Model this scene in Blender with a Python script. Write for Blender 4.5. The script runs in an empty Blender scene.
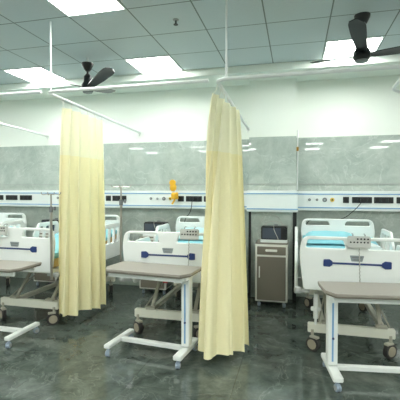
import bpy, bmesh, math, random
from mathutils import Vector, Matrix
random.seed(7)
S = bpy.context.scene
COL = S.collection
PI = math.pi

# ------------------------------------------------------------------ materials
def lin(c):
    return tuple(((v/255)/12.92 if v/255 <= .04045 else ((v/255+.055)/1.055)**2.4) for v in c) + (1,)

def mat(name, rgb, rough=.5, metal=0, vary=.04, scale=12, spec=.5, coat=0):
    m = bpy.data.materials.new(name); m.use_nodes = True
    nt = m.node_tree; b = nt.nodes['Principled BSDF']
    b.inputs['Roughness'].default_value = rough; b.inputs['Metallic'].default_value = metal
    b.inputs['Specular IOR Level'].default_value = spec
    if coat: b.inputs['Coat Weight'].default_value = coat
    tc = nt.nodes.new('ShaderNodeTexCoord'); n = nt.nodes.new('ShaderNodeTexNoise')
    n.inputs['Scale'].default_value = scale; n.inputs['Detail'].default_value = 4
    r = nt.nodes.new('ShaderNodeValToRGB'); c = lin(rgb)
    r.color_ramp.elements[0].color = tuple(v*(1-vary) for v in c[:3])+(1,)
    r.color_ramp.elements[1].color = tuple(min(1, v*(1+vary)) for v in c[:3])+(1,)
    nt.links.new(tc.outputs['Object'], n.inputs['Vector']); nt.links.new(n.outputs['Fac'], r.inputs['Fac'])
    nt.links.new(r.outputs['Color'], b.inputs['Base Color'])
    return m

def marble(name, dark, mid, vein, rough, scale, joint=None, jw=.004, veinw=.035, spec=.5, va=.3, nr=.62):
    m = bpy.data.materials.new(name); m.use_nodes = True
    nt = m.node_tree; N = nt.nodes; L = nt.links; b = N['Principled BSDF']
    b.inputs['Roughness'].default_value = rough; b.inputs['Specular IOR Level'].default_value = spec
    tc = N.new('ShaderNodeTexCoord')
    w = N.new('ShaderNodeTexNoise'); w.inputs['Scale'].default_value = scale*.6; w.inputs['Detail'].default_value = 3
    L.new(tc.outputs['Object'], w.inputs['Vector'])
    mx = N.new('ShaderNodeMix'); mx.data_type = 'RGBA'; mx.inputs[0].default_value = .25
    L.new(tc.outputs['Object'], mx.inputs[6]); L.new(w.outputs['Color'], mx.inputs[7])
    n = N.new('ShaderNodeTexNoise'); n.inputs['Scale'].default_value = scale*1.3; n.inputs['Detail'].default_value = 9; n.inputs['Roughness'].default_value = nr
    L.new(mx.outputs[2], n.inputs['Vector'])
    r = N.new('ShaderNodeValToRGB'); r.color_ramp.elements[0].position = .35; r.color_ramp.elements[1].position = .68
    r.color_ramp.elements[0].color = lin(dark); r.color_ramp.elements[1].color = lin(mid)
    L.new(n.outputs['Fac'], r.inputs['Fac'])
    v = N.new('ShaderNodeTexNoise'); v.inputs['Scale'].default_value = scale*.55; v.inputs['Detail'].default_value = 7; v.inputs['Distortion'].default_value = 1.6
    L.new(mx.outputs[2], v.inputs['Vector'])
    s = N.new('ShaderNodeMath'); s.operation = 'SUBTRACT'; s.inputs[1].default_value = .5; L.new(v.outputs['Fac'], s.inputs[0])
    a = N.new('ShaderNodeMath'); a.operation = 'ABSOLUTE'; L.new(s.outputs[0], a.inputs[0])
    vr = N.new('ShaderNodeValToRGB'); vr.color_ramp.elements[0].position = 0; vr.color_ramp.elements[1].position = veinw
    vr.color_ramp.elements[0].color = (1,1,1,1); vr.color_ramp.elements[1].color = (0,0,0,1)
    L.new(a.outputs[0], vr.inputs['Fac'])
    sc = N.new('ShaderNodeMath'); sc.operation = 'MULTIPLY'; sc.inputs[1].default_value = va; L.new(vr.outputs['Color'], sc.inputs[0])
    m2 = N.new('ShaderNodeMix'); m2.data_type = 'RGBA'; L.new(sc.outputs[0], m2.inputs[0])
    L.new(r.outputs['Color'], m2.inputs[6]); m2.inputs[7].default_value = lin(vein)
    out = m2.outputs[2]
    if joint:
        out = grid(nt, tc, out, joint, jw, lin([c*.6 for c in dark]))
    L.new(out, b.inputs['Base Color'])
    return m

def grid(nt, tc, colour, g, jw, jcol):
    N = nt.nodes; L = nt.links
    sp = N.new('ShaderNodeSeparateXYZ'); L.new(tc.outputs['Object'], sp.inputs[0])
    res = []
    for ax, (step, off) in g.items():
        ad = N.new('ShaderNodeMath'); ad.operation = 'ADD'; ad.inputs[1].default_value = -off + 100*step + jw/2
        L.new(sp.outputs[ax], ad.inputs[0])
        mo = N.new('ShaderNodeMath'); mo.operation = 'MODULO'; mo.inputs[1].default_value = step; L.new(ad.outputs[0], mo.inputs[0])
        lt = N.new('ShaderNodeMath'); lt.operation = 'LESS_THAN'; lt.inputs[1].default_value = jw; L.new(mo.outputs[0], lt.inputs[0])
        res.append(lt)
    mxn = res[0]
    for o in res[1:]:
        q = N.new('ShaderNodeMath'); q.operation = 'MAXIMUM'; L.new(mxn.outputs[0], q.inputs[0]); L.new(o.outputs[0], q.inputs[1]); mxn = q
    m = N.new('ShaderNodeMix'); m.data_type = 'RGBA'; L.new(mxn.outputs[0], m.inputs[0])
    if isinstance(colour, tuple): m.inputs[6].default_value = colour
    else: L.new(colour, m.inputs[6])
    m.inputs[7].default_value = jcol
    return m.outputs[2]

def emis(name, rgb, strength):
    m = bpy.data.materials.new(name); m.use_nodes = True; nt = m.node_tree
    b = nt.nodes['Principled BSDF']; b.inputs['Base Color'].default_value = (.8,.8,.8,1)
    b.inputs['Emission Color'].default_value = rgb+(1,); b.inputs['Emission Strength'].default_value = strength
    return m

def cloth(name, rgb, trans, holes=0):
    m = bpy.data.materials.new(name); m.use_nodes = True; nt = m.node_tree; N = nt.nodes; L = nt.links
    b = N['Principled BSDF']; b.inputs['Roughness'].default_value = .85; b.inputs['Specular IOR Level'].default_value = .2
    tc = N.new('ShaderNodeTexCoord'); n = N.new('ShaderNodeTexNoise'); n.inputs['Scale'].default_value = 60
    L.new(tc.outputs['Object'], n.inputs['Vector'])
    r = N.new('ShaderNodeValToRGB'); c = lin(rgb)
    r.color_ramp.elements[0].color = tuple(v*.94 for v in c[:3])+(1,); r.color_ramp.elements[1].color = c
    L.new(n.outputs['Fac'], r.inputs['Fac']); L.new(r.outputs['Color'], b.inputs['Base Color'])
    t = N.new('ShaderNodeBsdfTranslucent'); L.new(r.outputs['Color'], t.inputs['Color'])
    mx = N.new('ShaderNodeMixShader'); mx.inputs[0].default_value = trans
    L.new(b.outputs[0], mx.inputs[1]); L.new(t.outputs[0], mx.inputs[2]); last = mx
    if holes:
        tr = N.new('ShaderNodeBsdfTransparent'); m3 = N.new('ShaderNodeMixShader'); m3.inputs[0].default_value = holes
        L.new(mx.outputs[0], m3.inputs[1]); L.new(tr.outputs[0], m3.inputs[2]); last = m3
    L.new(last.outputs[0], N['Material Output'].inputs[0])
    return m

M = dict(
    wall=mat('mint_plaster', (234,240,231), .55, vary=.015, scale=3),
    soffit=mat('gypsum', (236,242,234), .7, vary=.02),
    marble=marble('polished_wall_marble', (158,170,162), (190,199,191), (202,209,203), .012, 3.6, None, .004, .012, spec=.6, va=.6, nr=.78),
    floor=marble('polished_floor_marble', (54,63,58), (98,108,100), (142,150,142), .06, 4.0, {0:(.8,-.45), 1:(.8,.3)}, .0018, .010, nr=.72, spec=.5),
    white=mat('white_abs_plastic', (232,236,232), .35, vary=.015),
    cream=mat('cream_powder_coat', (222,222,208), .4, vary=.02),
    rail=mat('white_aluminium', (228,233,230), .35, vary=.02),
    blue=mat('blue_stripe', (120,165,205), .4),
    navy=mat('navy_plastic', (34,56,110), .35),
    black=mat('black_plastic', (22,24,26), .3),
    socket=mat('dark_socket_plate', (34,40,44), .3),
    darkgap=mat('black_metal_trim', (20,22,22), .4),
    fan=mat('black_fan_plastic', (22,25,27), .3, vary=.1),
    track=mat('white_track', (225,228,226), .35),
    steel=mat('brushed_steel', (170,165,158), .3, 1.0),
    grey=mat('grey_plastic', (160,163,160), .45),
    midgrey=mat('mid_grey_plastic', (118,122,124), .45),
    taupe=mat('taupe_laminate', (154,149,139), .4, vary=.06, scale=30),
    edge=mat('table_edge_strip', (112,104,92), .5),
    lockerbody=mat('locker_frame', (232,232,222), .4),
    lockerface=mat('locker_taupe_front', (122,116,103), .38, vary=.04),
    foam=mat('tan_mattress_cover', (205,170,105), .6),
    sheet=cloth('cyan_bedsheet', (150,212,222), .05),
    pillow=cloth('pale_blue_pillowcase', (190,225,228), .05),
    whitesheet=cloth('white_bedding', (222,232,230), .05),
    curtain=cloth('yellow_curtain', (255,248,204), .15),
    net=cloth('cream_netting', (255,252,222), .18, .0),
    tyre=mat('dark_rubber', (52,50,48), .7),
    hub=mat('beige_wheel_hub', (160,152,132), .5),
    castor=mat('blue_grey_wheel', (150,165,180), .45),
    red=mat('red_plastic', (190,40,35), .4),
    yellow=mat('yellow_plastic', (232,176,40), .4),
    ylw2=mat('yellow_outlet', (225,190,60), .4),
    screen=mat('dark_glass_screen', (74,82,94), .12),
    cable=mat('grey_cable', (172,172,165), .5),
    darkcable=mat('black_cable', (28,30,32), .5),
    arm=mat('grey_beige_paint', (170,168,152), .45),
    remote=mat('pale_grey_plastic', (190,192,186), .45),
    paper=mat('pale_label', (140,150,152), .5),
    brass=mat('brass', (180,140,70), .35, .8),
    cover=mat('lamp_diffuser_rim', (235,240,238), .5),
    lamp=emis('lit_panel', (.98,1.0,.962), 9.0),
)
# ceiling tile material with the grid of the T-bars
cm = mat('mineral_fibre_tile', (206,214,216), .85, vary=.04, scale=60)
nt = cm.node_tree; b = nt.nodes['Principled BSDF']
src = b.inputs['Base Color'].links[0].from_socket
tcn = [n for n in nt.nodes if n.type == 'TEX_COORD'][0]
o_ = grid(nt, tcn, src, {0:(.6,-.295), 1:(.6,5.02)}, .013, lin((128,138,134)))
nt.links.new(o_, b.inputs['Base Color']); M['ceiling'] = cm

# ------------------------------------------------------------------ mesh helpers
class MB:
    def __init__(s): s.bm = bmesh.new()
    def box(s, c, d, bev=0, rz=0, rx=0, ry=0):
        t = bmesh.new(); bmesh.ops.create_cube(t, size=1)
        bmesh.ops.scale(t, vec=d, verts=t.verts)
        if bev: bmesh.ops.bevel(t, geom=t.edges[:], offset=bev, segments=2, affect='EDGES')
        m = Matrix.Translation(c) @ Matrix.Rotation(rz,4,'Z') @ Matrix.Rotation(ry,4,'Y') @ Matrix.Rotation(rx,4,'X')
        bmesh.ops.transform(t, matrix=m, verts=t.verts); s.add(t); return s
    def add(s, t):
        me = bpy.data.meshes.new('t'); t.to_mesh(me); t.free(); s.bm.from_mesh(me); bpy.data.meshes.remove(me)
    def cyl(s, a, b, r, r2=None, seg=16):
        a = Vector(a); b = Vector(b); d = b-a
        t = bmesh.new(); bmesh.ops.create_cone(t, cap_ends=True, segments=seg, radius1=r, radius2=r if r2 is None else r2, depth=d.length)
        q = d.to_track_quat('Z','Y').to_matrix().to_4x4()
        bmesh.ops.transform(t, matrix=Matrix.Translation((a+b)/2) @ q, verts=t.verts); s.add(t); return s
    def bar(s, a, b, w, h, bev=.003):
        """rectangular bar from a to b, w wide and h deep"""
        a = Vector(a); b = Vector(b); d = b-a
        t = bmesh.new(); bmesh.ops.create_cube(t, size=1); bmesh.ops.scale(t, vec=(w,h,d.length), verts=t.verts)
        if bev: bmesh.ops.bevel(t, geom=t.edges[:], offset=bev, segments=2, affect='EDGES')
        z = d.normalized(); x = Vector((1,0,0)) if abs(z.x) < .9 else Vector((0,1,0))
        y = z.cross(x).normalized(); x = y.cross(z)
        m = Matrix((x,y,z)).transposed().to_4x4()
        bmesh.ops.transform(t, matrix=Matrix.Translation((a+b)/2) @ m, verts=t.verts); s.add(t); return s
    def tube(s, pts, r, seg=10):
        pts = [Vector(p) for p in pts]; rings = []; bm = s.bm; up = None
        for i, p in enumerate(pts):
            d = (pts[min(i+1,len(pts)-1)] - pts[max(i-1,0)]).normalized()
            if up is None:
                up = d.cross(Vector((0,0,1)))
                if up.length < .1: up = d.cross(Vector((0,1,0)))
            up = (up - d*up.dot(d)).normalized(); v = d.cross(up)
            rings.append([bm.verts.new(p + (up*math.cos(2*PI*k/seg) + v*math.sin(2*PI*k/seg))*r) for k in range(seg)])
        for a, b in zip(rings, rings[1:]):
            for k in range(seg): bm.faces.new((a[k], a[(k+1)%seg], b[(k+1)%seg], b[k]))
        bm.faces.new(rings[0][::-1]); bm.faces.new(rings[-1]); return s
    def lathe(s, prof, c=(0,0,0), seg=24, axis='Z'):
        t = bmesh.new(); rings = []
        for r, z in prof:
            rings.append([t.verts.new((max(r,.0005)*math.cos(2*PI*k/seg), max(r,.0005)*math.sin(2*PI*k/seg), z)) for k in range(seg)])
        for a, b in zip(rings, rings[1:]):
            for k in range(seg): t.faces.new((a[k], a[(k+1)%seg], b[(k+1)%seg], b[k]))
        t.faces.new(rings[0][::-1]); t.faces.new(rings[-1])
        m = Matrix.Translation(c)
        if axis == 'X': m = m @ Matrix.Rotation(PI/2,4,'Y')
        if axis == 'Y': m = m @ Matrix.Rotation(PI/2,4,'X')
        bmesh.ops.transform(t, matrix=m, verts=t.verts); s.add(t); return s
    def panel(s, outer, holes, thick, bev, m):
        """flat panel outline (x,y) with holes, extruded along z by thick, then placed by m"""
        cu = bpy.data.curves.new('t','CURVE'); cu.dimensions = '2D'; cu.fill_mode = 'BOTH'
        cu.extrude = thick/2-bev; cu.bevel_depth = bev; cu.bevel_resolution = 2; cu.offset = -bev
        for poly in [outer]+holes:
            sp = cu.splines.new('POLY'); sp.points.add(len(poly)-1)
            for p, q in zip(sp.points, poly): p.co = (q[0],q[1],0,1)
            sp.use_cyclic_u = True
        o = bpy.data.objects.new('t', cu); COL.objects.link(o)
        dg = bpy.context.evaluated_depsgraph_get(); me = bpy.data.meshes.new_from_object(o.evaluated_get(dg))
        me.transform(m); s.bm.from_mesh(me)
        bpy.data.objects.remove(o); bpy.data.curves.remove(cu); bpy.data.meshes.remove(me); return s
    def build(s, name, m, parent=None, smooth=35, loc=None):
        bmesh.ops.recalc_face_normals(s.bm, faces=s.bm.faces[:])
        me = bpy.data.meshes.new(name); s.bm.to_mesh(me); s.bm.free()
        ms = m if isinstance(m, list) else [m]
        for q in ms: me.materials.append(q)
        o = bpy.data.objects.new(name, me); COL.objects.link(o)
        if parent: o.parent = parent
        if loc: o.location = loc
        if smooth:
            for p in me.polygons: p.use_smooth = True
            me.set_sharp_from_angle(angle=math.radians(smooth))
        return o

def rpoly(pts, rad, n=6):
    out = []; k = len(pts)
    for i in range(k):
        p = Vector(pts[i]).to_2d(); a = Vector(pts[i-1]).to_2d(); c = Vector(pts[(i+1)%k]).to_2d()
        r = rad[i] if isinstance(rad, (list,tuple)) else rad
        if r <= 0: out.append(tuple(p)); continue
        u = (a-p).normalized(); v = (c-p).normalized()
        ang = math.acos(max(-1,min(1,u.dot(v)))); t = r/math.tan(ang/2)
        s0 = p+u*t; s1 = p+v*t
        for j in range(n+1):
            q = j/n; out.append(tuple((1-q)**2*s0 + 2*q*(1-q)*p + q*q*s1))
    return out
UPRIGHT = Matrix.Rotation(PI/2,4,'X')      # panel x -> x, panel y -> z

def tag(o, label=None, cat=None, group=None, kind=None):
    if label: o['label'] = label
    if cat: o['category'] = cat
    if group: o['group'] = group
    if kind: o['kind'] = kind
    return o
def thing(name, loc, label, cat, group=None, rz=0):
    o = bpy.data.objects.new(name, None); COL.objects.link(o); o.location = loc; o.rotation_euler[2] = rz
    o.empty_display_size = .1
    return tag(o, label, cat, group)
def kids(o): return [c for c in bpy.data.objects if c.parent == o]
def dup(o, loc=None, label=None, parent=None, rz=None):
    c = o.copy(); COL.objects.link(c)
    if parent: c.parent = parent
    if loc is not None: c.location = loc
    if label: c['label'] = label
    if rz is not None: c.rotation_euler[2] = rz
    for k in kids(o): dup(k, parent=c)
    return c
def struct(name, mb, m, smooth=0):
    return tag(mb.build(name, m, smooth=smooth), kind='structure')

# ------------------------------------------------------------------ room shell
XL, XR, YB, YW, YC = -8.0, 6.0, -6.0, 5.6, 5.4
CH = 3.145; SH = 3.05; MT = 2.255
struct('floor', MB().box(((XL+XR)/2,(YB+YW)/2,-.05), (XR-XL+.4,YW-YB+.4,.1)), M['floor'])
struct('ceiling', MB().box(((XL+XR)/2,(YB+5.02)/2,CH+.05), (XR-XL+.4,5.02-YB,.1)), M['ceiling'])
struct('ceiling_soffit', MB().box(((XL+XR)/2,(5.02+YW+.2)/2,SH+.1), (XR-XL+.4,YW+.2-5.02,.2)), M['soffit'])
struct('wall_back', MB().box(((XL+XR)/2,YW+.06,CH/2), (XR-XL+.4,.12,CH)), M['wall'])
struct('wall_left', MB().box((XL-.06,(YB+YW)/2,CH/2), (.12,YW-YB,CH)), M['wall'])
struct('wall_right', MB().box((XR+.06,(YB+YW)/2,CH/2), (.12,YW-YB,CH)), M['wall'])
struct('wall_front', MB().box(((XL+XR)/2,YB-.06,CH/2), (XR-XL+.4,.12,CH)), M['wall'])
# marble dado: thin slabs on the wall either side of the column
struct('wall_marble_left', MB().box(((XL-.64)/2,YW-.01,MT/2), (-.64-XL,.02,MT)), M['marble'])
struct('wall_marble_right', MB().box((XR/2,YW-.01,MT/2), (XR,.02,MT)), M['marble'])
struct('wall_column', MB().box((-.32,(YC+YW)/2+.01,SH/2), (.64,YW-YC-.02,SH)), M['wall'])
struct('wall_column_marble', MB().box((-.32,YC,MT/2), (.64,.02,MT)).box((-.002,(YC+YW)/2,MT/2),(.012,YW-YC,MT)).box((-.638,(YC+YW)/2,MT/2),(.012,YW-YC,MT)), M['marble'])
struct('trim_1', MB().box((-.625,YC-.022,.605), (.034,.024,1.21)), M['darkgap'])
struct('trim_2', MB().box((-.01,YC-.022,.605), (.05,.024,1.21)), M['darkgap'])
struct('trim_3', MB().box(((XL-.66)/2,YW-.024,1.6), (-.66-XL,.008,.008)).box((3.0,YW-.024,1.6),(5.98,.008,.008)).box((-.32,YC-.014,1.6),(.62,.008,.008)), M['grey'])

# ------------------------------------------------------------------ camera
cd = bpy.data.cameras.new('camera'); cam = bpy.data.objects.new('camera', cd); COL.objects.link(cam)
cd.sensor_width = 36; cd.lens = 36*381/400; cam.location = (0,0,1.5)
cam.rotation_mode = 'XYZ'
th = math.radians(14.1); pitch = math.atan(9/381)
cam.matrix_world = Matrix.Translation((0,0,1.5)) @ Matrix.Rotation(th,4,'Z') @ Matrix.Rotation(PI/2-pitch,4,'X') @ Matrix.Rotation(math.radians(.12),4,'Z')
cd.clip_start = .05
S.camera = cam

# ------------------------------------------------------------------ ceiling lights
def ceiling_light(x, y, label):
    t = thing('ceiling_light', (x,y,CH), label, 'ceiling light', 'recessed ceiling light panels')
    f = MB()
    for s in (-1,1): f.box((0,s*.288,-.004), (.592,.016,.008)); f.box((s*.288,0,-.004), (.016,.592,.008))
    f.build('frame', M['cover'], t, 0)
    MB().box((0,0,-.003), (.56,.56,.006)).build('diffuser', M['lamp'], t, 0)
    return t
L0 = ceiling_light(-1.795, 4.72, 'lit square ceiling panel, centre of the three nearest the wall, right of the left fan')
dup(L0, (.605,4.72,CH), 'lit square ceiling panel behind the right black fan')
dup(L0, (-3.595,4.72,CH), 'lit square ceiling panel behind the left black fan')
dup(L0, (-1.795,2.92,CH), 'large lit square panel cut by the top edge above the left fan')
LBL = 'lit square ceiling panel farther back in the ward, out of the frame'
for y in (2.92, 1.12, -.68, -2.48, -4.28):
    for x in (-6.0, -3.595, -1.795, .605, 3.0, 5.0):
        if (x,y) == (-1.795,2.92): continue
        if y == 2.92 and x in (.605,): continue
        dup(L0, (x,y,CH), LBL)
for x in (-6.0, 3.0): dup(L0, (x,4.72,CH), LBL)

# sprinkler
t = thing('sprinkler', (-1.13,3.53,CH), 'small dark sprinkler head on the ceiling between the light panels', 'sprinkler')
MB().lathe([(.03,0),(.028,-.006),(.012,-.01)]).build('rose', M['grey'], t)
MB().cyl((0,0,-.01),(0,0,-.045),.009).cyl((0,0,-.045),(0,0,-.05),.022).build('head', M['black'], t)

# ------------------------------------------------------------------ fans
def fan(loc, ang, low, label):
    t = thing('ceiling_fan', loc, label, 'ceiling fan', 'black ceiling fans', rz=math.radians(ang))
    MB().lathe([(.072,0),(.07,-.02),(.045,-.075),(.022,-.1)], (0,0,-low)).build('canopy', M['fan'], t)
    if low: MB().cyl((0,0,0),(0,0,-low-.01),.016).build('ceiling_stem', M['track'], t)
    MB().cyl((0,0,-.09),(0,0,-.27),.014).build('downrod', M['fan'], t)
    MB().lathe([(.02,-.2),(.045,-.23),(.05,-.3),(.075,-.34),(.08,-.39),(.06,-.42)]).build('motor', M['fan'], t)
    MB().lathe([(.06,-.42),(.055,-.432),(.01,-.438)]).build('motor_cap', M['midgrey'], t)
    m0 = MB(); bm = m0.bm; rows = []
    n = 14
    for i in range(n+1):
        q = i/n; r = .06+q*.54
        w = .035+.035*math.sin(min(1,q*1.25)*PI*.5); 
        if q > .85: w *= math.sqrt(max(.03,1-((q-.85)/.15)**2))
        z = -.36+.09*q; tw = -math.radians(15-5*q)
        row = []
        for s in (-1,-.33,.33,1):
            row.append((r, s*w*math.cos(tw), z+s*w*math.sin(tw)-.004*s*s))
        rows.append(row)
    top = [[bm.verts.new(Vector(p)+Vector((0,0,.004))) for p in r] for r in rows]
    bot = [[bm.verts.new(Vector(p)-Vector((0,0,.004))) for p in r] for r in rows]
    for i in range(n):
        for j in range(3):
            bm.faces.new((top[i][j],top[i+1][j],top[i+1][j+1],top[i][j+1]))
            bm.faces.new((bot[i][j],bot[i][j+1],bot[i+1][j+1],bot[i+1][j]))
        for j in (0,3): bm.faces.new((top[i][j],bot[i][j],bot[i+1][j],top[i+1][j]))
    for i in (0,n):
        for j in range(3): bm.faces.new((top[i][j],top[i][j+1],bot[i][j+1],bot[i][j]))
    bl = m0.build('blade', M['fan'], t)
    for k in (1,2):
        c = bl.copy(); COL.objects.link(c); c.rotation_euler[2] = k*2*PI/3
    return t
# blade angles were measured in the camera's frame; +14.1 turns them to the room
fan((-2.51,4.27,CH), 192+14.1, .07, 'black three-blade ceiling fan on the left, in front of a lit panel')
fan((.59,3.86,CH), 3+14.1, 0, 'black three-blade ceiling fan at the upper right')

# ------------------------------------------------------------------ wall service rail
YR = 5.47
def px2x(px, Y):
    u = (px-200)/381; s, c = math.sin(th), math.cos(th)
    return Y*(-s+u*c)/(c+u*s)
def rail(name, x0, x1, yf, yb, z0, z1, label):
    t = thing(name, ((x0+x1)/2,yb,z0), label, 'wall service panel')
    w = x1-x0; d = yb-yf; h = z1-z0
    MB().box((0,-d/2,h/2), (w,d,h), .008).build('housing', M['rail'], t)
    MB().box((0,-d-.002,h-.045), (w,.006,.014)).build('stripe', M['blue'], t)
    MB().box((0,-d-.002,.04), (w,.006,.014)).build('stripe', M['blue'], t)
    return t
RL = rail('wall_service_panel', XL+.05, -.66, 5.47, 5.58, 1.235, 1.505, 'long white service panel with blue stripes and sockets, left of the column')
RR = rail('wall_service_panel', .03, XR-.05, 5.47, 5.58, 1.235, 1.505, 'long white service panel with blue stripes and sockets, right of the column')
RC = rail('column_service_panel', -.66, .03, 5.29, 5.39, 1.215, 1.51, 'plain white service panel section on the column behind the curtain edge')
def on_rail(T, px): return px2x(px, YR)-T.location.x
def sock(T, a, b):
    xa, xb = on_rail(T,a), on_rail(T,b); w = xb-xa
    o = MB().box(((xa+xb)/2,-.113,.148), (w,.012,.082), .003).build('socket_plate', M['socket'], T)
    n = max(1, round(w/.07)); m = MB()
    for i in range(n):
        cx = xa+w*(i+.5)/n
        m.box((cx,-.1205,.148), (min(.045,w*.8),.004,.05), .001)
    m.build('socket', M['black'], o)
def gas(T, px, r, m):
    x = on_rail(T,px)
    o = MB().lathe([(r,0),(r,.012),(r*.8,.016)], (x,-.108,.148), 20, 'Y').build('gas_outlet', m, T)
    MB().lathe([(r*.45,.016),(r*.4,.03),(.002,.031)], (x,-.108,.148), 16, 'Y').build('outlet_core', M['black'] if m != M['midgrey'] else M['grey'], o)
for a, b in ((-22,-16),(-14,3.5),(6,17.5),(20,32),(106,111),(112.5,126.5),(178,184),(186,202),(204,219)): sock(RL, a, b)
for a, b in ((343,349),(352,372),(374,393.5),(396.5,416)): sock(RR, a, b)
for px, r, m in ((58,.02,M['midgrey']),(151,.02,M['midgrey']),(157.5,.016,M['midgrey']),(164,.028,M['midgrey']),(170.5,.025,M['ylw2'])): gas(RL, px, r, m)
for px, r, m in ((309.5,.019,M['midgrey']),(317,.017,M['midgrey']),(324.7,.03,M['midgrey']),(332.3,.028,M['ylw2'])): gas(RR, px, r, m)

# yellow flow regulator plugged in the rail
x = px2x(175, 5.36)
t = thing('flow_regulator', (x,5.35,1.34), 'yellow medical suction regulator plugged into the service panel', 'regulator')
MB().lathe([(.03,0),(.042,.01),(.042,.07),(.03,.085)], (0,0,.03)).lathe([(.02,0),(.036,.02),(.04,.06),(.03,.085),(.012,.1)], (-.02,0,.13)).build('body', M['yellow'], t)
MB().lathe([(.036,-.018),(.036,.018)], (-.02,-.02,.235), 20, 'Y').cyl((-.02,0,.2),(-.02,0,.24),.016).build('gauge', M['yellow'], t)
MB().cyl((.0,0,.07),(.0,.13,.07),.014).build('wall_probe', M['brass'], t)
MB().cyl((0,0,.03),(-.03,-.01,-.03),.012).build('nozzle', M['yellow'], t)
t.scale = (1.3,1.0,1.2)

# conduit with brass fitting on the right edge of the column
t = thing('wall_conduit', (.02,YC+.03,1.52), 'thin white vertical conduit beside the column edge with a small brass clip', 'conduit')
MB().cyl((0,0,0),(0,0,.82),.01).build('pipe', M['track'], t)
MB().box((0,-.012,.56), (.03,.03,.055), .004).build('clip', M['brass'], t)

# ------------------------------------------------------------------ curtain tracks
YT = 3.27; R = .1
def track(x0, x1, z, zw, label, rods):
    t = thing('curtain_track', (x0,YT,z), label, 'curtain track', 'white ceiling-hung curtain tracks')
    pts = [(0,YW-.022-YT,zw-z)]
    pts += [(0,R+(YW-YT-R)*k/4,(zw-z)*k/4*.9) for k in (3,2,1)]
    for k in range(9):
        a = PI + (PI/2)*k/8; pts.append((R+R*math.cos(a), R+R*math.sin(a), 0))
    pts.append((x1-x0,0,0))
    bmm = MB().tube(pts, .017, 8)
    bmm.build('rail', M['track'], t)
    MB().cyl((0,YW-YT-.02,zw-z-.0),(0,YW-YT-.034,zw-z),.028).box((0,YW-YT-.04,zw-z-.03),(.014,.02,.05)).build('wall_flange', M['track'], t)
    for rx in rods: MB().cyl((rx,0,.01),(rx,0,CH-z),.009).lathe([(.025,CH-z-.008),(.025,CH-z)]).build('hanger_rod', M['track'], t) if rx == 0 else MB().cyl((rx,0,.01),(rx,0,CH-z),.009).build('hanger_rod', M['track'], t)
    return t
track(-4.03, -2.43, 2.47, 2.41, 'curtain track entering from the left edge, ending on the marble wall', [.1])
track(-2.38, -.745, 2.465, 2.41, 'L-shaped curtain track carrying the left yellow curtain', [.06])
track(-.68, 1.6, 2.47, 2.40, 'L-shaped curtain track carrying the right yellow curtain', [.09, 2.1])
t = thing('curtain_track', (.88,3.9,2.47), 'short bent white track end at the upper right edge below the fan', 'curtain track', 'white ceiling-hung curtain tracks')
MB().tube([(-.01,-.45,0),(-.005,-.2,0),(0,0,0),(.01,.07,0),(.04,.13,0),(.09,.2,0),(.2,.3,0),(.6,.66,0)], .015, 8).build('rail', M['track'], t)
MB().cyl((.45,.525,.01),(.45,.525,CH-2.47),.009).build('hanger_rod', M['track'], t)

# ------------------------------------------------------------------ curtains
def lerp_path(P, s):
    L = [0]
    for a, b in zip(P, P[1:]): L.append(L[-1]+math.dist(a,b))
    d = s*L[-1]
    for i in range(len(P)-1):
        if d <= L[i+1]+1e-9:
            q = (d-L[i])/(L[i+1]-L[i]); return Vector(P[i])*(1-q)+Vector(P[i+1])*q
    return Vector(P[-1])
def curtain(top, bot, z0, z1, zn, folds, ex, label, seed, x_track, ztrack):
    rnd = random.Random(seed)
    t = thing('privacy_curtain', (top[0][0],top[0][1],z0), label, 'curtain', 'yellow privacy curtains')
    ph = [rnd.uniform(-.5,.5) for _ in range(40)]; am = [rnd.uniform(.35,1.45) for _ in range(40)]
    ox, oy = top[0][0], top[0][1]
    NU = folds*16
    def pos(u, z):
        q = (z1-z)/(z1-z0)
        e = q**ex
        a = lerp_path(top,u); c = lerp_path(bot,u)
        p = a*(1-e)+c*e
        d = (lerp_path(top,min(1,u+.02))-lerp_path(top,max(0,u-.02)))*(1-e)+(lerp_path(bot,min(1,u+.02))-lerp_path(bot,max(0,u-.02)))*e
        n = Vector((-d.y,d.x)).normalized(); dn = d.normalized()
        f = u*folds; i = int(f); fr = f-i
        A = (am[i]*(1-fr)+am[i+1]*fr)*(.026+.03*q)
        w = f+.32*math.sin(u*6.3+ph[1]*4)*(.4+.6*q)
        s = math.sin(2*PI*w)
        s = math.copysign(abs(s)**.8, s)
        off = n*(A*s) + dn*(.012*math.sin(4*PI*w+1)) + n*(.008*math.sin(2*PI*w*3.1+z*2))*q
        return Vector((p.x+off.x-ox, p.y+off.y-oy, z-z0 + (.012*math.sin(2*PI*w*.5+ph[0]) if q>.98 else 0)))
    def piece(za, zb, nz, name, m):
        b = MB(); g = []
        for j in range(nz+1):
            z = za+(zb-za)*j/nz
            g.append([b.bm.verts.new(pos(i/NU,z)) for i in range(NU+1)])
        for j in range(nz):
            for i in range(NU): b.bm.faces.new((g[j][i],g[j][i+1],g[j+1][i+1],g[j+1][i]))
        o = b.build(name, m, t, 180)
        sd = o.modifiers.new('thickness','SOLIDIFY'); sd.thickness = .002; sd.use_rim = False
        return o
    piece(z0, zn, 26, 'drape', M['curtain'])
    piece(zn, z1, 10, 'netting', M['net'])
    for k in range(folds+1):
        p = pos(k/folds, z1); 
        xt = min(max(x_track-ox, -9), 9)
        zt = ztrack(p.y+oy)-z0
        MB().tube([(p.x,p.y,p.z-.015),(p.x*.5+xt*.5,p.y,p.z+.01),(xt,p.y,zt-.012)], .004, 6).build('hook', M['cream'], t)
    return t
zt = lambda y, za=2.465, zb=2.41: za+(zb-za)*(y-YT)/(YW-YT)
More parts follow.
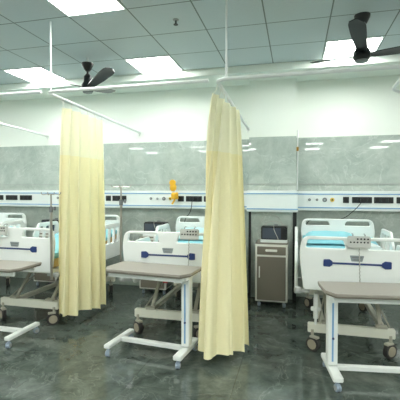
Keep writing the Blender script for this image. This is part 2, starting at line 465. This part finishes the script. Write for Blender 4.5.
curtain([(-2.36,3.54),(-2.36,4.36)], [(-2.49,3.60),(-2.38,3.66),(-2.29,3.85),(-2.20,4.12)], .14, 2.375, 1.88, 5, .7,
        'pale yellow curtain with cream netting top, nearer the left edge', 3, -2.38, zt)
curtain([(-.715,3.33),(-.62,4.16)], [(-.845,3.33),(-.70,3.12),(-.56,3.2),(-.44,3.52)], .08, 2.375, 1.86, 5, .6,
        'pale yellow curtain with cream netting top, left of the nearest locker', 11, -.68, zt)

# ------------------------------------------------------------------ casters
def castor(parent, x, y, r, w, rz, tyre, hub, zt, fork):
    e = MB()
    for s in ((-1,1)): e.lathe([(r*.55,-w/2),(r*.95,-w/2),(r,-w/2+.004),(r,w/2-.004),(r*.95,w/2),(r*.55,w/2)], (s*w*.62,0,r), 24, 'X')
    e.cyl((-w,0,r),(w,0,r),r*.56)
    o = e.build('castor', tyre, parent, loc=(x,y,0)); o.rotation_euler[2] = rz
    h = MB()
    for s in (-1,1): h.lathe([(r*.68,0),(r*.66,.004),(r*.2,.008)] , (s*(w*1.14)+(-.004 if s<0 else 0),0,r), 20, 'X')
    h.cyl((-w,0,r),(w,0,r),r*.18,seg=8)
    h.build('wheel_hub', hub, o)
    f = MB().box((0,-.012 if r>.04 else 0,r*2-.002), (w*2.3,r*1.2,r*.3), .004).cyl((0,.01,r*2),(0,.01,zt),.014 if r>.04 else .009)
    f.build('fork', fork, o)
    return o

# ------------------------------------------------------------------ bed
def make_bed(loc, label):
    t = thing('hospital_bed', loc, label, 'hospital bed', 'white hospital beds along the wall')
    # chassis
    b = MB()
    for y in (.14, 1.5): b.box((-.03,y,.212), (.76,.06,.085), .006)
    for s in (-1,1): b.box((s*.27,.82,.215), (.05,1.36,.05), .004)
    b.build('chassis', M['cream'], t)
    for x in (-.36,.30):
        for y in (.1,1.47): castor(t, x, y, .068, .02, (.95 if x<0 else -.9) if y<1 else .6, M['tyre'], M['hub'], .2, M['arm'])
    for s in (-1,1):
        MB().bar((s*.235,.16,.24),(s*.235,.5,.585), .036,.026).box((s*.235,.14,.268),(.1,.06,.025),.004).build('lift_arm', M['arm'], t)
        MB().bar((s*.235,1.48,.24),(s*.235,1.15,.585), .022,.018).build('lift_arm', M['arm'], t)
        MB().cyl((s*.31,.16,.26),(s*.18,.75,.585),.007).build('strut', M['arm'], t)
    # platform
    p = MB()
    for s in (-1,1): p.box((s*.40,.87,.60), (.04,1.6,.05), .005)
    for y in (.09,.5,1.0,1.66): p.box((0,y,.60), (.8,.04,.04), .004)
    p.box((0,.86,.62), (.84,1.6,.02), .004)
    p.build('platform', M['cream'], t)
    for s in (-1,1):
        MB().lathe([(.03,0),(.034,.008),(.034,.042),(.03,.05)], (s*.505,.03,.56)).box((s*.45,.03,.585),(.1,.04,.035),.004).build('bumper', M['grey'], t)
    MB().box((-.02,-.012,.6),(.05,.03,.035),.005).build('release_lever', M['red'], t)
    # mattress (raised head end)
    m = MB(); prof = [(.06,.635),(.06,.77),(.1,.785),(1.05,.785),(1.62,.90),(1.66,.885),(1.64,.77),(1.05,.635)]
    va = [m.bm.verts.new((-.42,y,z)) for y,z in prof]; vb = [m.bm.verts.new((.42,y,z)) for y,z in prof]
    m.bm.faces.new(va); m.bm.faces.new(vb[::-1])
    for i in range(len(prof)): m.bm.faces.new((va[i],va[(i+1)%8],vb[(i+1)%8],vb[i]))
    bmesh.ops.bevel(m.bm, geom=m.bm.edges[:], offset=.018, segments=3, affect='EDGES')
    m.build('mattress', M['foam'], t)
    m = MB(); pr = [(.04,.70),(.045,.785),(.1,.80),(1.05,.80),(1.62,.918),(1.672,.9)]
    for x in (-.43,.43): pass
    rows = []
    for y,z in pr:
        e = .055 if y > .05 else .02
        rows.append([m.bm.verts.new(p) for p in ((-.437,y,z-e),(-.437,y,z-.01),(-.42,y,z),(0,y,z+.006),(.42,y,z),(.437,y,z-.01),(.437,y,z-e))])
    for a, c in zip(rows, rows[1:]):
        for k in range(6): m.bm.faces.new((a[k],a[k+1],c[k+1],c[k]))
    sh = m.build('sheet', M['sheet'], t, 60); sd = sh.modifiers.new('thickness','SOLIDIFY'); sd.thickness = .006
    # footboard
    def board(y, top, hz, name, strip, k=1):
        outer = rpoly([(-.455*k,.60),(.455*k,.60),(.495*k,top-.16),(.47*k,top),(-.47*k,top),(-.495*k,top-.16)], [.03,.03,.25,.085,.085,.25])
        hs = []
        for s in (-1,1):
            h = rpoly([(s*.09,top-hz),(s*.437*k,top-hz),(s*.42*k,top-.028),(s*.115,top-.028)], [.014,.018,.02,.02]); hs.append(h if s>0 else h[::-1])
        o = MB().panel(outer, hs, .042, .009, Matrix.Translation((0,y,0)) @ UPRIGHT).build(name, M['white'], t)
        if strip:
            q = MB().box((0,y-.024,.855),(.44,.008,.017),.002)
            for s in (-1,1):
                q.panel(rpoly([(s*.205,.872),(s*.23,.889),(s*.282,.886),(s*.282,.824),(s*.23,.821),(s*.205,.838)][::s], .008), [], .014, .002, Matrix.Translation((0,y-.024,0)) @ UPRIGHT)
            q.build('grip_strip', M['navy'], o)
            MB().panel(rpoly([(-.06,.93),(.06,.93),(.045,.878),(-.045,.878)], .006), [], .006, .001, Matrix.Translation((0,y-.0225,0)) @ UPRIGHT).build('name_plate', M['paper'], o)
            MB().box((.0,y-.0265,.914),(.085,.003,.008)).box((0,y-.0265,.893),(.06,.003,.008)).build('print', M['midgrey'], o)
        return o
    board(.021, 1.09, .106, 'footboard', True)
    board(1.70, 1.135, .085, 'headboard', False, .93)
    # side rails
    for s in (-1,1):
        for (ya, yb) in ((.98,1.6),(.3,.86)):
            zb, zt_ = .56, 1.04
            out = rpoly([(ya+.05,zb),(yb-.05,zb),(yb,zt_-.1),(yb-.08,zt_),(ya+.12,zt_),(ya,zt_-.15)], [.05,.05,.05,.05,.06,.06])
            w = yb-ya; hs = []
            for k in range(3):
                a = ya+.1+k*(w-.2)/3; c = a+(w-.2)/3-.035
                hs.append(rpoly([(a,zt_-.27),(c,zt_-.27),(c+.02,zt_-.055),(a+.03,zt_-.055)], .02))
            if ya < .5: out = [(p,q-.1) for p,q in out]; hs = [[(p,q-.1) for p,q in h] for h in hs]
            mm = Matrix.Translation((s*.52,0,0)) @ Matrix(((0,0,1,0),(1,0,0,0),(0,1,0,0),(0,0,0,1)))
            o = MB().panel(out, hs, .032, .008, mm).build('side_rail', M['white'], t)
            MB().box((s*.46,(ya+yb)/2,.565),(.14,.05,.03),.004).build('rail_bracket', M['grey'], o)
    return t
BY = 3.60
bed = make_bed((.53,BY,0), 'white hospital bed at the right, cyan mattress showing over its footboard')
dup(bed, (-1.235,BY,0), 'white hospital bed between the two yellow curtains')
left_bed = dup(bed, (-3.03,BY,0), 'white hospital bed at the left edge, left of the left curtain')
dup(bed, (-4.70,BY,0), 'far left hospital bed showing only its white headboard at the left edge')

for k in kids(left_bed):
    if k.name.split('.')[0] in ('chassis','castor','lift_arm','strut'): k.location.x += .11

def pillow(x, y, z, m, label, rz=0, rx=.2):
    b = MB(); bmesh.ops.create_grid(b.bm, x_segments=16, y_segments=12, size=1)
    low = []
    top = b.bm.verts[:]
    for v in top:
        X, Y = v.co.x, v.co.y
        e = (1-X**4)*(1-Y**4)
        v.co = Vector((X*.29*(1-.05*(1-abs(Y))), Y*.19*(1-.05*(1-abs(X))), .075*e**.5 + .004*math.sin(9*X+4*Y)*e))
    g = bmesh.ops.duplicate(b.bm, geom=b.bm.faces[:])
    for v in [q for q in g['geom'] if isinstance(q, bmesh.types.BMVert)]: v.co.z *= -.35
    bmesh.ops.remove_doubles(b.bm, verts=b.bm.verts[:], dist=.0015)
    o = b.build('pillow', m, None, 60, (x,y,z)); o.rotation_euler = (rx,0,rz)
    return tag(o, label, 'pillow', 'pillows on the beds')
pillow(.42, 5.0, .905, M['sheet'], 'cyan pillow at the head of the right bed')
pillow(-1.30, 5.0, .905, M['pillow'], 'pale pillow on the bed between the curtains')
pillow(-3.05, 5.0, .905, M['pillow'], 'pale pillow on the bed left of the left curtain', .05)
pillow(-4.72, 5.0, .905, M['whitesheet'], 'white pillow on the far left bed')

# folded white bedding on right bed near the right side rail
b = MB().box((0,0,.04),(.24,.42,.08),.03).box((.01,.03,.105),(.22,.34,.06),.025)
o = b.build('folded_blanket', M['whitesheet'], None, 60, (.78,4.5,.785)); tag(o, 'white folded blanket on the right bed by its side rail', 'blanket')
o.rotation_euler[2] = .15; o.location = (.76,4.42,.787)

MB().cyl((-.34,.10,.50),(-.34,.10,.31),.022).box((-.34,.1,.40),(.09,.04,.035),.006).cyl((-.34,.10,.31),(-.34,.12,.25),.012).cyl((-.34,.1,.48),(-.34,.1,.54),.018).build('actuator', M['white'], bed)

# pendant controllers hooked on the footboards
def remote(x, z, label, curl):
    t = thing('bed_remote', (x,BY-.022,z), label, 'remote control', 'bed remote controls')
    MB().box((0,-.016,0), (.19,.028,.105), .008, rx=-.12).build('body', M['remote'], t)
    bt = MB()
    for r in range(3):
        for c in range(6):
            if r == 0 and c < 2: continue
            bt.cyl((-.07+c*.028,-.029-.004*(1-r),.03-.03*r),(-.07+c*.028,-.035-.004*(1-r),.03-.03*r),.0075,seg=8)
    bt.build('buttons', M['black'], t)
    MB().tube([(-.05,-.01,.04),(-.05,-.012,.062),(-.05,.02,.07),(-.05,.044,.066)] , .006, 6).tube([(.05,-.01,.04),(.05,-.012,.062),(.05,.02,.07),(.05,.044,.066)], .006, 6).build('hook', M['grey'], t)
    pts = [(.0,-.02,-.05)]
    for k in range(1,30): pts.append((.003*math.sin(k*2.2)+curl*k/29, -.035+.003*math.cos(k*2.2), -.05-.33*k/29))
    MB().tube(pts, .0045, 6).build('cord', M['cable'], t)
    return t
remote(.54, 1.055, 'grey remote with rows of buttons hooked on the right bed footboard', .01)
remote(-1.00, 1.078, 'grey remote hooked on the footboard of the bed between the curtains', -.005)
remote(-3.19, 1.055, 'grey remote hooked on the left bed footboard at the photo edge', 0)

# IV poles held at the foot corners
def ivpole(x, y, h, label):
    t = thing('iv_pole', (x,y,.55), label, 'iv pole', 'steel drip poles on the bed corners')
    MB().cyl((0,0,0),(0,0,h-.7),.0135).build('lower_tube', M['steel'], t)
    MB().cyl((0,0,h-.72),(0,0,h-.55),.009).build('upper_tube', M['steel'], t)
    MB().lathe([(.018,-.03),(.02,-.025),(.02,.025),(.016,.03)],(0,0,h-.71)).cyl((0,0,h-.71),(.045,0,h-.70),.006).lathe([(.004,0),(.012,.01),(.012,.04)],(.045,0,h-.72)).build('clamp', M['midgrey'], t)
    hk = MB()
    for k in range(4):
        a = k*PI/2+.3; c, s = math.cos(a), math.sin(a); z = h-.55
        hk.tube([(0,0,z),(.05*c,.05*s,z+.004),(.085*c,.085*s,z-.004),(.1*c,.1*s,z+.008),(.102*c,.102*s,z+.025)], .0045, 6)
    hk.build('hooks', M['steel'], t)
    return t
ivpole(-2.525, BY-.055, 1.46, 'steel drip pole left of the left curtain')
ivpole(-1.77, BY+.06, 1.54, 'steel drip pole right of the left curtain')

# ------------------------------------------------------------------ overbed tables
def table(loc, rz, h, post, label):
    """post=+1 puts the upright on the right end"""
    t = thing('overbed_table', loc, label, 'overbed table', 'overbed tables at the foot of the beds', math.radians(rz))
    W, D = .84, .405
    def top(i, r=.012):
        a, d = W/2-i, D/2-i
        return rpoly([(-a+.055,-d),(a-.055,-d),(a,-d+.10),(a,d),(-a,d),(-a,-d+.10)], r)
    o = top(0)
    MB().panel(o, [], .022, .003, Matrix.Translation((0,0,h-.011))).build('tabletop', M['taupe'], t)
    MB().panel(top(.004), [], .012, .002, Matrix.Translation((0,0,h-.028))).build('edging', M['edge'], t)
    s = post; xp = s*(W/2-.075)
    MB().box((0,-.14,h-.057), (W-.1,.025,.045), .004).box((0,.14,h-.057), (W-.1,.025,.045), .004).box((xp,0,h-.05),(.1,.28,.03),.004).build('support_bar', M['white'], t)
    MB().box((xp,0,(h+.09)/2), (.075,.085,h-.16), .006).build('post', M['white'], t)
    MB().box((xp-.002,-.0435,h*.5+.02), (.014,.003,h-.27)).build('post_stripe', M['blue'], t)
    MB().cyl((xp,-.043,.34),(xp,-.052,.34),.009).cyl((xp-s*.036,-.01,.36),(xp-s*.048,-.01,.36),.009).build('bolt', M['navy'], t)
    b = MB()
    b.box((xp,0,.095), (.075,.45,.04), .006)
    b.box((-xp,0,.095), (.06,.45,.035), .006)
    b.box((0,.0,.095), (2*abs(xp)-.05,.05,.036), .004)
    b.build('base', M['white'], t)
    for x in (xp,-xp):
        for y in (-.2,.2): castor(t, x, y, .028, .016, .3 if y<0 else -.5, M['castor'], M['grey'], .08, M['castor'])
    return t
table((-1.275,3.275,0), -6, .795, 1, 'white overbed table with taupe top between the two curtains')
table((-2.985,3.24,0), 0, .755, -1, 'overbed table with taupe top cut by the left edge')
table((.63,3.235,0), 8, .735, -1, 'overbed table with taupe top and blue-striped post at the right edge')

# ------------------------------------------------------------------ bedside lockers
def make_locker(loc, label):
    t = thing('bedside_locker', loc, label, 'bedside locker', 'taupe bedside lockers')
    W, D, H = .41, .40, .82; z0 = .075
    MB().box((0,D/2,(H+z0)/2), (W,D,H-z0), .006).build('body', M['lockerbody'], t)
    MB().box((0,D/2,H+.006),(W+.004,D+.01,.014),.004).build('worktop', M['lockerface'], t)
    for s in (-1,1): MB().box((s*(W/2+.001),D/2,(H+z0)/2),(.004,D-.05,H-z0-.05),.001).build('side_panel', M['lockerface'], t)
    d = MB().box((0,-.005,H-.085),(W-.048,.014,.105),.003).build('drawer', M['lockerface'], t)
    MB().box((0,-.022,H-.08),(.15,.02,.03),.006).build('handle', M['lockerbody'], d)
    q = MB().box((0,-.005,(H-.155+z0+.015)/2),(W-.048,.014,H-.17-z0-.015),.003).build('door', M['lockerface'], t)
    MB().box((-.15,-.024,.46),(.014,.014,.15),.004).box((-.15,-.014,.40),(.012,.014,.012)).box((-.15,-.014,.52),(.012,.014,.012)).build('handle', M['lockerbody'], q)
    for x in (-.16,.16):
        for y in (.05,D-.05): castor(t, x, y, .028, .014, .3, M['castor'], M['grey'], .08, M['grey'])
    return t
lk = make_locker((-.297,4.945,0), 'taupe bedside locker standing against the column, right of the right curtain')
dup(lk, (-2.0,5.15,0), 'taupe bedside locker seen under the overbed table between the curtains')
dup(lk, (-3.79,5.15,0), 'bedside locker behind the left bed, by the drip pole')

def make_monitor(loc, label):
    t = thing('patient_monitor', loc, label, 'monitor', 'black monitors on the lockers')
    MB().box((0,.085,.017),(.345,.21,.034),.004).build('base', M['rail'], t)
    MB().box((0,.09,.116),(.335,.17,.184),.012).build('casing', M['black'], t)
    MB().box((-.03,.003,.118),(.235,.006,.14),.002).build('screen', M['screen'], t)
    MB().box((.125,.003,.118),(.045,.006,.15),.002).build('control_strip', M['black'], t)
    MB().tube([(-.12,.16,.205),(-.12,.16,.23),(-.06,.16,.26),(.03,.16,.265),(.10,.16,.235),(.13,.16,.205)],.005,6).build('top_cable', M['cable'], t)
    MB().tube([(.0,.08,.21),(-.005,-.002,.208),(0,-.004,.17),(.02,-.005,.12),(.05,-.005,.06),(.055,-.005,.035)],.004,6).build('front_cable', M['cable'], t)
    MB().box((.02,.14,.215),(.05,.03,.02),.004).build('connector', M['midgrey'], t)
    return t
mo = make_monitor((-.27,5.02,.833), 'small black monitor on the locker against the column')
dup(mo, (-2.0,5.22,.833), 'black monitor behind the bed between the curtains')
dup(mo, (-3.74,5.22,.833), 'black monitor beside the left drip pole')

# cables
def cable(pts, m, label, r=.005):
    P = [Vector(p) for p in pts]; out = []
    for i in range(len(P)-1):
        a = P[max(i-1,0)]; b_ = P[i]; c = P[i+1]; d = P[min(i+2,len(P)-1)]
        for k in range(6):
            q = k/6
            out.append(.5*((2*b_)+(c-a)*q+(2*a-5*b_+4*c-d)*q*q+(3*b_-a-3*c+d)*q**3))
    out.append(P[-1])
    t = tag(MB().tube(out, r, 6).build('power_cable', m), label, 'cable')
    if r > .0045: MB().box((pts[0][0],5.343,1.383),(.04,.024,.045),.005).build('plug', M['black'], t)
    return t
cable([(px2x(362,5.35),5.35,1.385),(px2x(360,5.33),5.33,1.33),(px2x(352,5.36),5.37,1.22),(px2x(342,5.37),5.41,1.13),(px2x(325,5.4),5.42,1.11),(px2x(309,5.4),5.42,1.09),(px2x(304,5.4),5.42,.9)], M['darkcable'], 'black cable drooping from the right socket behind the right bed headboard')
cable([(px2x(192,5.35),5.35,1.385),(px2x(191.5,5.33),5.33,1.27),(px2x(189,5.36),5.38,1.17),(px2x(185,5.37),5.41,1.10),(px2x(183,5.4),5.42,.95)], M['darkcable'], 'dark cable hanging from the socket left of the right curtain')
cable([(-.46,5.3,.86),(-.50,5.36,.95),(-.44,5.365,1.13),(-.33,5.365,1.17),(-.2,5.365,1.1),(-.15,5.3,.86)], M['cable'], 'pale cable looped on the column above the monitor', .004)

# ------------------------------------------------------------------ world + view
w = bpy.data.worlds.new('world'); S.world = w; w.use_nodes = True
w.node_tree.nodes['Background'].inputs[0].default_value = (.8,.9,.85,1); w.node_tree.nodes['Background'].inputs[1].default_value = .2
S.view_settings.view_transform = 'Standard'; S.view_settings.look = 'None'
S.view_settings.exposure = 1.4; S.view_settings.gamma = 1; S.view_settings.use_curve_mapping = False
